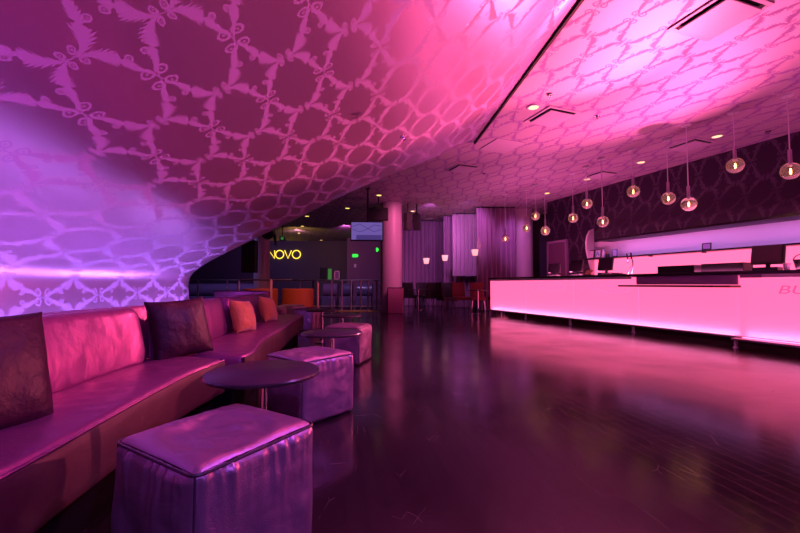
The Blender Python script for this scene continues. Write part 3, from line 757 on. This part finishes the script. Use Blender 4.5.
# red metallic stand in front of the column
t = thing('host_stand', 'red metallic box stand at the foot of the pink column', 'stand', (-.13, 11.98, 0), math.radians(-8))
MB().bbox((0, 0, .40), (.46, .28, .78), .012).build('body', M['redmetal'], t, True)
MB().bbox((0, 0, .80), (.48, .30, .025), .006).build('top', M['black'], t)
MB().box((0, 0, .01), (.42, .24, .02)).build('foot', M['black'], t)
MB().bbox((-.245, 0, .40), (.012, .27, .76), .004).build('side_panel', M['black'], t)
# neon sign
t = thing('neon_sign', 'yellow glowing neon word mounted on the far dark wall', 'sign', (-8.13, 23.49, 2.50))
def stroke(pts): return [(x * 1.0, 0, z) for x, z in pts]
hgt = .50; xs = 0
LET = {'N': [[(0, 0), (0, hgt), (.36, 0), (.36, hgt)]], 'V': [[(0, hgt), (.21, 0), (.42, hgt)]], 'O': [[(.25 + .25 * math.cos(2 * PI * k / 32), hgt / 2 + hgt / 2 * math.sin(2 * PI * k / 32)) for k in range(33)]]}
for ch, wd in (('N', .36), ('O', .50), ('V', .42), ('O', .50)):
    l = MB()
    for st in LET[ch]: l.tube([(xs + x, 0, z) for x, z in st], .028, 8)
    l.build('neon_letter', M['neon'], t, True); xs += wd + .06
MB().box((xs / 2, .045, .25), (xs, .015, .03)).build('mounting_rail', M['black'], t)
# hanging television
t = thing('television', 'flat screen glowing lavender, hung on a pole beside the pink column', 'television', (-.92, 10.5, 2.38), math.radians(4))
MB().bbox((0, 0, 0), (.90, .06, .54), .012).build('housing', M['black'], t)
MB().box((0, -.032, .005), (.85, .006, .48)).build('screen', M['screen'], t)
sl = MB()
for s in (-1, 1): sl.tube([(-.40, -.036, s * .03 + .09), (-.2, -.036, s * .11 + .09), (0, -.036, s * .02 + .07), (.2, -.036, -s * .10 + .08), (.40, -.036, -s * .04 + .10)], .010, 5)
sl.box((.06, -.036, -.17), (.7, .004, .13)); sl.build('screen_pattern', M['screenline'], t)
MB().tube([(.02, .05, -.1), (.02, .05, 1.2)], .025, 10).build('hanging_pole', M['black'], t)
MB().box((.02, .04, 0), (.2, .03, .2)).build('mount_plate', M['black'], t)
MB().lathe([(0, 1.22), (.07, 1.22), (.07, 1.2), (0, 1.2)], (.02, .05, 0), 16).build('ceiling_plate', M['black'], t, True)
# speakers
def speaker(label, loc, rz, w, d, h, tilt, top, grp='hanging loudspeakers'):
    t = thing('loudspeaker', label, 'loudspeaker', loc, rz, grp)
    R = Matrix.Rotation(tilt, 3, 'X')
    MB().bbox((0, 0, 0), (w, d, h), .02, M=R).build('cabinet', M['black'], t)
    MB().bbox(R @ Vector((0, -d / 2 - .006, 0)), (w * .92, .02, h * .92), .006, M=R).build('grille', M['blackgrille'], t)
    MB().tube([(0, 0, h / 2 - .03), (0, 0, top - loc[2])], .02, 8).build('hanging_pole', M['black'], t)
    MB().bbox((0, 0, h / 2 + .02), (w * .5, d * .5, .04), .006).build('bracket', M['black'], t)
    return t
speaker('black box loudspeaker hung above the lavender screen', (-.66, 11.55, 3.05), 0, .60, .40, .38, .12, H)
speaker('black hanging loudspeaker right of the pink column, left one of the close pair', (.26, 12.5, 2.98), .35, .20, .25, .58, .1, H)
speaker('black hanging loudspeaker right of the pink column, right one of the close pair', (.56, 12.6, 2.98), -.35, .20, .25, .56, .1, H)
speaker('tall black loudspeaker hanging against the left dark column', (-4.95, 12.5, 1.82), .1, .44, .35, 1.06, .0, H)
t = thing('stage_light', 'black moving stage light hanging in front of the left dark column', 'stage light', (-4.30, 12.3, 2.52), .3, None)
MB().tube([(0, -.26, .0), (0, .24, .04)], [.19, .17], 20).build('lamp_head', M['black'], t, True)
MB().tube([(0, -.262, .0), (0, -.275, .0)], [.16, .15], 20).build('lens', M['counter'], t, True)
MB().tube([(-.21, 0, 0), (-.21, 0, .28), (.21, 0, .28), (.21, 0, 0)], .02, 8).build('yoke', M['black'], t)
MB().tube([(0, 0, .28), (0, 0, 1.08)], .022, 8).build('hanging_pole', M['black'], t)
MB().tube([(.21, 0, .0), (.25, -.05, -.35)], [.05, .03], 8).build('side_arm', M['black'], t, True)
# small lit fitting by the neon
t = thing('effect_light', 'small green-yellow light fitting hanging near the neon sign', 'stage light', (-5.35, 17.2, 2.98))
MB().bbox((0, 0, 0), (.22, .2, .2), .03).build('body', M['black'], t); MB().lathe([(0, 0), (.07, 0), (.07, .01), (0, .012)], n=16).build('lens', M['greenlit'], t, True)
t.children[1].rotation_euler.x = PI / 2; t.children[1].location = (.03, -.105, 0)
MB().tube([(0, 0, .1), (0, 0, H - 2.98)], .018, 8).build('hanging_pole', M['black'], t)
# exit signs
def exit_sign(label, loc, w=.30, h=.20):
    t = thing('exit_sign', label, 'exit sign', loc, 0, 'green exit signs')
    MB().bbox((0, 0, 0), (w + .04, .05, h + .04), .008).build('case', M['black'], t)
    MB().box((0, -.028, 0), (w, .008, h)).build('lit_face', M['exit'], t)
    MB().add; mb = MB(); mb.add([(w / 2, -.032, h / 2), (w / 2 + .07, -.032, 0), (w / 2, -.032, -h / 2), (w / 2, -.024, h / 2), (w / 2 + .07, -.024, 0), (w / 2, -.024, -h / 2)], [(0, 1, 2), (5, 4, 3), (0, 3, 4, 1), (1, 4, 5, 2), (2, 5, 3, 0)]); mb.build('arrow', M['exit'], t)
exit_sign('small green lit exit sign on the plum wall below the screen', (-2.62, 22.02, 2.56)); exit_sign('green lit exit sign half hidden beside the pink column', (-1.33, 21.9, 2.9), .10, .24)
t = thing('wall_switch', 'small pale wall plate under the green exit sign', 'wall plate', (-2.60, 22.03, 1.98)); MB().bbox((0, 0, 0), (.14, .02, .2), .006).build('plate', M['card'], t); MB().box((0, -.014, 0), (.04, .012, .08)).build('rocker', M['white'], t)

# curtains
def curtain(label, x0, x1, y, z0, z1, m, per=.16, amp=.05, seed=0, grp='pleated floor curtains'):
    n = int((x1 - x0) / per * 14); t = thing('curtain', label, 'curtain', ((x0 + x1) / 2, y, z0), 0, grp); rows = []
    for i in range(n + 1):
        x = (x1 - x0) * i / n; ph = 2 * PI * x / per + 1.6 * n3(x * 2 + seed, 0, 1)
        r = []
        for k in range(7):
            f_ = k / 6; a = amp * 1.5 * (1.25 - .5 * f_) * (.7 + .6 * abs(n3(x * 3 + seed, f_, 3)))
            r.append((x - (x1 - x0) / 2 + .012 * n3(x * 4, f_ * 2, seed), a * math.sin(ph) + .03 * n3(x * 1.5, f_ * 2, seed + 2), (z1 - z0) * f_))
        rows.append(r)
    MB().grid(rows).build('cloth', m, t, True, angle=120)
    MB().box((0, 0, z1 - z0 + .012), (x1 - x0, .06, .024)).build('track', M['black'], t)
curtain('dark purple pleated curtain directly right of the pink column, hung farthest back', .1, 1.92, 16.0, .02, 3.56, M['curtain'], .17, .06, 1)
curtain('pale lit lavender curtain hanging short in the middle of the curtains', 1.98, 2.95, 14.3, 1.22, 3.56, M['sheer'], .15, .04, 3)
curtain('dark purple curtain hanging full length behind the pale short one', 1.7, 2.95, 14.75, .02, 3.56, M['curtain'], .17, .05, 4)
curtain('purple pleated curtain at the right, next to the purple column', 2.65, 4.0, 13.1, .02, 3.56, M['curtain'], .17, .06, 6)

# dark lounge chairs under the curtains
def lounge_chair(label, loc, rz, m):
    t = thing('lounge_chair', label, 'chair', loc, rz, 'dark chairs below the curtains')
    MB().bbox((0, -.02, .44), (.48, .48, .11), .03).build('seat', m, t, True)
    MB().bbox((0, .23, .72), (.46, .09, .52), .035, M=Matrix.Rotation(-.16, 3, 'X')).build('backrest', m, t, True)
    for sx in (-1, 1):
        for sy in (-1, 1): MB().tube([(sx * .19, sy * .18, .40), (sx * .22, sy * .22, 0)], [.018, .012], 8).build('leg', M['chrome'], t, True)
    return t
lc = lounge_chair('dark cloth chair first from the left below the curtains, by the red stand', (.42, 14.6, 0), 2.6, M['chair'])
for x, y, rz, lab in [(.98, 15.2, .5, 'dark cloth chair below the left curtain, second from the left'), (1.12, 14.1, 3.4, 'dark cloth chair below the left curtain, third from the left'), (1.80, 13.9, .3, 'dark cloth chair below the pale curtain, fourth from the left'), (1.5, 12.35, 1.9, 'dark cloth chair nearest the bar among those below the curtains'), (3.25, 12.6, 4.0, 'dark cloth chair below the right curtain, beside the bar end')]:
    dup(lc, lab, (x, y, 0), rz)
lounge_chair('red-backed chair below the pale curtain, left of two tinted as red-lit', (2.05, 12.9, 0), .2, M['redlit_chair'])
for ch in list(dup([o for o in COL.objects if o.get('label', '').startswith('red-backed')][0], 'red-backed chair below the pale curtain, right of two tinted as red-lit', (2.56, 12.55, 0), -.1).children): pass
def bistro(label, loc):
    t = thing('cafe_table', label, 'table', loc, 0, 'dark tables below the curtains')
    MB().lathe([(0, .74), (.33, .74), (.335, .73), (.33, .715), (0, .715)], n=36).build('table_top', M['table'], t, True)
    MB().lathe([(.028, .72), (.028, .02)], n=16).build('stem', M['chrome'], t, True)
    MB().lathe([(0, 0), (.22, 0), (.22, .012), (.04, .03), (0, .03)], n=28).build('base_disc', M['chrome'], t, True); return t
b0 = bistro('dark round table below the left curtain', (.65, 13.6, 0)); dup(b0, 'dark round table with a bright chrome stem beside the bar end', (2.42, 11.85, 0))
# little lamps hanging before the curtains
def cup_lamp(label, x, y, z):
    t = thing('shade_lamp', label, 'lamp', (x, y, z), 0, 'small glowing shades before the curtains')
    MB().lathe([(.085, -.10), (.12, .10), (.115, .10), (.08, -.095), (0, -.095)], n=24).build('lamp_shade', M['shade'], t, True)
    MB().lathe([(0, -.03), (.03, 0), (.03, .05), (0, .09)], n=12).build('bulb', M['bulb'], t, True)
    MB().tube([(0, 0, .09), (0, 0, H - z)], .004, 6).build('cord', M['black'], t)
cup_lamp('small glowing pink lamp shade before the curtains, the left one', .97, 14.0, 1.77); cup_lamp('small glowing pink lamp shade before the curtains, the middle one', 1.66, 14.0, 1.88); cup_lamp('small glowing pink lamp shade before the curtains, the right and largest one', 2.55, 12.9, 1.99)

# railing and what stands behind it
t = thing('railing', 'dark metal railing running across the far end of the floor', 'railing', (-4.4, 13.1, 0))
MB().tube([(-3.6, 0, 1.05), (3.75, 0, 1.05)], .025, 8).build('top_rail', M['steel'], t, True)
MB().tube([(-3.6, 0, .16), (3.75, 0, .16)], .015, 8).build('bottom_rail', M['steel'], t, True)
for px in (-3.55, -2.55, -1.55, -.4, .95, 1.55, 2.05, 2.4, 2.72, 3.05, 3.3, 3.6): MB().tube([(px, 0, 0), (px, 0, 1.05)], .028, 8).build('post', M['steel'], t, True)
struct(MB().box((-3.2, 12.98, .012), (5.6, .06, .024)).build('trim_2', mat('yellow-lit nosing', (.45, .36, .06), .5)))  # metal nosing, the yellow light on it put into its colour
def wall_bench(label, x0, x1, y):
    t = thing('vinyl_banquette', label, 'bench', ((x0 + x1) / 2, y, 0), 0, 'shiny banquettes behind the railing'); w = x1 - x0
    MB().bbox((0, 0, .22), (w, .7, .44), .04).build('seat', M['vinyl'], t, True)
    MB().tube([(-w / 2, .3, .68), (w / 2, .3, .68)], .26, 18).build('rolled_back', M['vinyl'], t, True)
    MB().box((0, .3, .3), (w - .02, .3, .6)).build('back_base', M['black'], t)
wall_bench('long shiny purple bench behind the left railing', -8.9, -5.6, 15.2); wall_bench('short shiny purple bench behind the railing under the green panel', -3.05, -2.5, 15.0); wall_bench('short shiny purple bench in the middle behind the railing', -2.35, -1.9, 15.0); wall_bench('short shiny purple bench behind the railing nearest the pink column', -1.72, -1.1, 15.0)
# monitor, green panel and framed card on the rail table
t = thing('rail_table', 'narrow dark high table along the back of the railing', 'table', (-2.4, 13.5, 0))
MB().bbox((0, 0, 1.055), (1.5, .35, .03), .006).build('table_top', M['black'], t)
for sx in (-.68, .68): MB().tube([(sx, 0, 0), (sx, 0, 1.045)], .03, 10).build('leg', M['black'], t)
t = thing('monitor_speaker', 'dark upright loudspeaker standing on the high table by the railing', 'loudspeaker', (-2.70, 13.5, 1.071)); MB().bbox((0, 0, .21), (.24, .2, .42), .012).build('cabinet', M['black'], t); MB().box((0, -.103, .22), (.2, .012, .36)).build('grille', M['blackgrille'], t)
t = thing('lit_panel', 'narrow green lit panel standing beside the dark loudspeaker', 'panel', (-2.50, 13.52, 1.071)); MB().bbox((0, 0, .2), (.13, .03, .38), .008).build('face', M['greenlit'], t); MB().box((0, .02, .008), (.12, .1, .016)).build('foot', M['black'], t)
t = thing('card_stand', 'pink upright card holder on the high table by the railing', 'card holder', (-2.24, 13.5, 1.071)); f_ = MB()
for s in (-1, 1): f_.box((s * .08, 0, .16), (.025, .02, .3)); f_.box((0, 0, .16 + s * .14), (.185, .02, .025))
f_.build('border', M['pinkacrylic'], t); MB().box((0, .004, .16), (.15, .008, .27)).build('card', M['plumwall'], t); MB().box((0, 0, .006), (.16, .08, .012)).build('foot', M['black'], t)

# curved orange tub seats past the sofas
def tub(label, x, y, r, a0, a1, m):
    t = thing('tub_seat', label, 'seat', (x, y, 0), 0, 'orange tub seats')
    sec = [(r, .06), (r, .78), (r - .02, .80), (r - .09, .80), (r - .11, .78), (r - .11, .06), (r, .06)]
    MB().lathe(sec, n=28, a0=a0, a1=a1).build('curved_back', m, t, True)
    MB().lathe([(0, .05), (r - .12, .05), (r - .12, .42), (r - .16, .45), (0, .45)], n=28).build('seat', M['sofa'], t, True)
    MB().lathe([(0, 0), (r - .14, 0), (r - .14, .05), (0, .05)], n=24).build('foot', M['black'], t, True)
tub('orange curved tub seat, the left one with a pink post before it', -3.75, 10.3, .46, PI * 1.02, PI * 1.98, M['orange'])
tub('orange curved tub seat, the right one nearer the railing', -2.75, 10.3, .42, PI * 1.02, PI * 1.98, M['orange'])
t = thing('handrail', 'pink lit handrail with two posts before the orange tub seats', 'handrail', (-3.4, 9.2, 0))
MB().tube([(-.52, 0, 1.02), (.3, 0, 1.02), (.78, 0, 1.02)], .022, 8).build('top_rail', M['steel'], t, True)
MB().tube([(.28, 0, 0), (.28, 0, 1.04)], .036, 12).build('post', M['pinkacrylic'], t, True); MB().tube([(-.5, 0, 0), (-.5, 0, 1.02)], .024, 10).build('post', M['steel'], t, True)
t = thing('signal_post', 'slim pink post standing right of the orange tub seats', 'post', (-2.02, 9.4, 0)); MB().tube([(0, 0, .02), (0, 0, .95)], .022, 10).build('shaft', M['pinkacrylic'], t, True); MB().lathe([(0, 0), (.11, 0), (.11, .015), (.03, .03), (0, .03)], n=20).build('foot', M['chrome'], t, True)
# bench turned across, its back seen past the end of the wall
t = thing('cross_bench', 'pink bench with a low straight back, past the end of the sweeping wall', 'bench', (-2.88, 7.0, 0), math.radians(-4))
MB().bbox((0, .3, .22), (1.0, .6, .4), .03).build('seat', M['sofa'], t, True); MB().bbox((0, -.05, .42), (1.02, .14, .76), .04).build('backrest', M['sofa'], t, True); MB().box((0, .2, .02), (.9, .5, .04)).build('foot', M['plinth'], t)

# ------------------------------------------------------------------ light
def look(o, d): o.rotation_euler = (Vector(d) - o.location).to_track_quat('-Z', 'Y').to_euler()
def area(name, loc, to, col, e, sx, sy, spread=180):
    l = bpy.data.lights.new(name, 'AREA'); l.shape = 'RECTANGLE'; l.size = sx; l.size_y = sy; l.energy = e; l.color = col; l.spread = math.radians(spread)
    o = bpy.data.objects.new(name, l); COL.objects.link(o); o.location = loc; look(o, to); return o
def spot(name, loc, to, col, e, ang, blend=.6, r=.04):
    l = bpy.data.lights.new(name, 'SPOT'); l.energy = e; l.color = col; l.spot_size = math.radians(ang); l.spot_blend = blend; l.shadow_soft_size = r
    o = bpy.data.objects.new(name, l); COL.objects.link(o); o.location = loc; look(o, to); return o
# niche strip under the soffit lip
for u in (4.1, 7.1, 10.1):
    l = area('niche_strip_light', B(u, 1.72, 2.03), B(u, 2.0, 1.0), (.62, .25, .95), 12, 2.9, .03)
    l.rotation_euler = (Matrix.Rotation(BRZ, 4, 'Z') @ Matrix.Rotation(math.radians(18), 4, 'X')).to_euler()
# pink lights added out of sight on the bar to brighten the ceiling
for u, e in ((2.2, 120), (5.0, 85), (8.2, 75)):
    l = area('bar_ceiling_fill', B(u, .45, 1.13), B(u, .45, 3.6), (1.0, .15, .46), e * .75, 2.6, .25)
    l.rotation_euler = (PI, 0, BRZ)
spot('bar_fill', B(5.2, .2, 1.2), (.7, 3.3, 2.95), (1.0, .13, .23), 2500, 55, .5)  # these three spots are added to strengthen the bar's own light
spot('bar_fill', B(6.0, .25, 1.2), (2.4, 5.2, 3.6), (1.0, .15, .36), 1250, 95, .9)
spot('bar_fill', B(3.6, .2, 1.25), (-1.3, 2.5, .45), (1.0, .16, .34), 160, 27, .7)
spot('ottoman_fill', (3.2, 7.6, 3.52), (-.45, 3.6, .25), (1.0, .18, .32), 1300, 25, .6)  # unseen overhead spot added to pink the sides of the ottomans
# violet strips lying behind the sofa backs, shining up the sweeping wall
for y0, y1, e in ((.9, 4.55, 46), (4.9, 6.6, 32)):
    yc = (y0 + y1) / 2; xc = -2.5 - .079 * (yc - 3.5)
    l = area('wall_strip_light', (xc, yc, .25), (xc - 1, yc - .079 * 0, 1.1), (.52, .25, 1.0), e, .06, y1 - y0, 160)
    l.rotation_euler = (Matrix.Rotation(.079, 4, 'Z') @ Matrix.Rotation(math.radians(125), 4, 'Y')).to_euler()
spot('violet_fill', (-2.35, 1.0, .35), (-.6, 2.6, 2.5), (.58, .10, 1.0), 90, 130, .9)  # added unseen behind the sofa to tint the sweeping wall violet
spot('violet_wash', (.9, -1.2, 2.5), (-1.2, 1.6, .3), (.48, .16, 1.0), 190, 70, .9)
spot('purple_wash', (2.2, 2.0, 3.5), (-1.5, 2.6, .6), (.55, .15, 1.0), 450, 66, .9)
# curtain and far room
spot('curtain_wash', (2.2, 11.5, 3.5), (2.4, 14.4, 2.3), (.90, .24, .85), 190, 70, .7)
spot('curtain_wash', (1.0, 12.2, 3.5), (1.0, 16, 2.0), (.85, .22, .85), 170, 80, .7)
spot('column_wash', (1.2, 9.8, 3.5), (-.3, 12.5, 2.0), (1.0, .16, .42), 420, 60, .7)
spot('far_wash', (-5.0, 18.5, 3.5), (-6.5, 23, 2.0), (.8, .35, .4), 120, 120, .8)
spot('far_wash', (-2.5, 17, 3.5), (-2.0, 22, 2.0), (.7, .15, .6), 200, 100, .8)
spot('far_wash', (-8.5, 18, 3.5), (-9.5, 23.5, 1.6), (.35, .16, .9), 200, 110, .8)  # spot added to lift the dark left back wall
spot('yellow_fill', (-5.1, 17.5, 2.85), (-4.6, 19.6, 3.6), (1.0, .7, .15), 45, 120, .9)  # spot added to make the yellow glow on the far ceiling
spot('rail_wash', (-6, 12.5, 3.5), (-6, 15.2, .5), (.45, .3, 1.0), 200, 100, .8)
spot('rail_wash', (-1.8, 12.4, 3.5), (-2.0, 15.0, .6), (.55, .35, 1.0), 170, 90, .8)
spot('booth_wash', (-2.2, 7.8, 3.5), (-3.1, 9.6, .6), (1.0, .3, .25), 200, 80, .8)

for u0, u1, w0 in ((.1, 6.4, -.045), (6.55, 11.9, -.125)):
    l = area('panel_foot_fill', B((u0 + u1) / 2, w0, .166), B((u0 + u1) / 2, w0, 1), (1.0, .45, .85), 7, u1 - u0, .02)  # added along the ledge to pale the foot of the panels
    l.rotation_euler = (Matrix.Rotation(BRZ, 4, 'Z') @ Matrix.Rotation(PI - .35, 4, 'X')).to_euler()
spot('column_wash', (3.3, 11.2, 3.5), (4.4, 13.7, 2.0), (.8, .22, .9), 160, 50, .8)  # spot added to brighten the purple column
w = bpy.data.worlds.new('room'); S.world = w; w.use_nodes = True
w.node_tree.nodes['Background'].inputs[0].default_value = (.25, .05, .35, 1); w.node_tree.nodes['Background'].inputs[1].default_value = .03

# ------------------------------------------------------------------ camera
cd = bpy.data.cameras.new('camera'); cam = bpy.data.objects.new('camera', cd); COL.objects.link(cam)
cd.sensor_width = 36; cd.lens = 380 / 800 * 36; cd.clip_start = .02; cd.clip_end = 100
cam.location = (0, 0, .92); cam.rotation_euler = (PI / 2 + math.atan(17.5 / 380), 0, 0); S.camera = cam
S.view_settings.view_transform = 'Standard'; S.view_settings.look = 'None'; S.view_settings.exposure = 0; S.view_settings.gamma = 1; S.view_settings.use_curve_mapping = False
S.cycles.use_denoising = True; S.cycles.max_bounces = 8; S.cycles.sample_clamp_indirect = 6
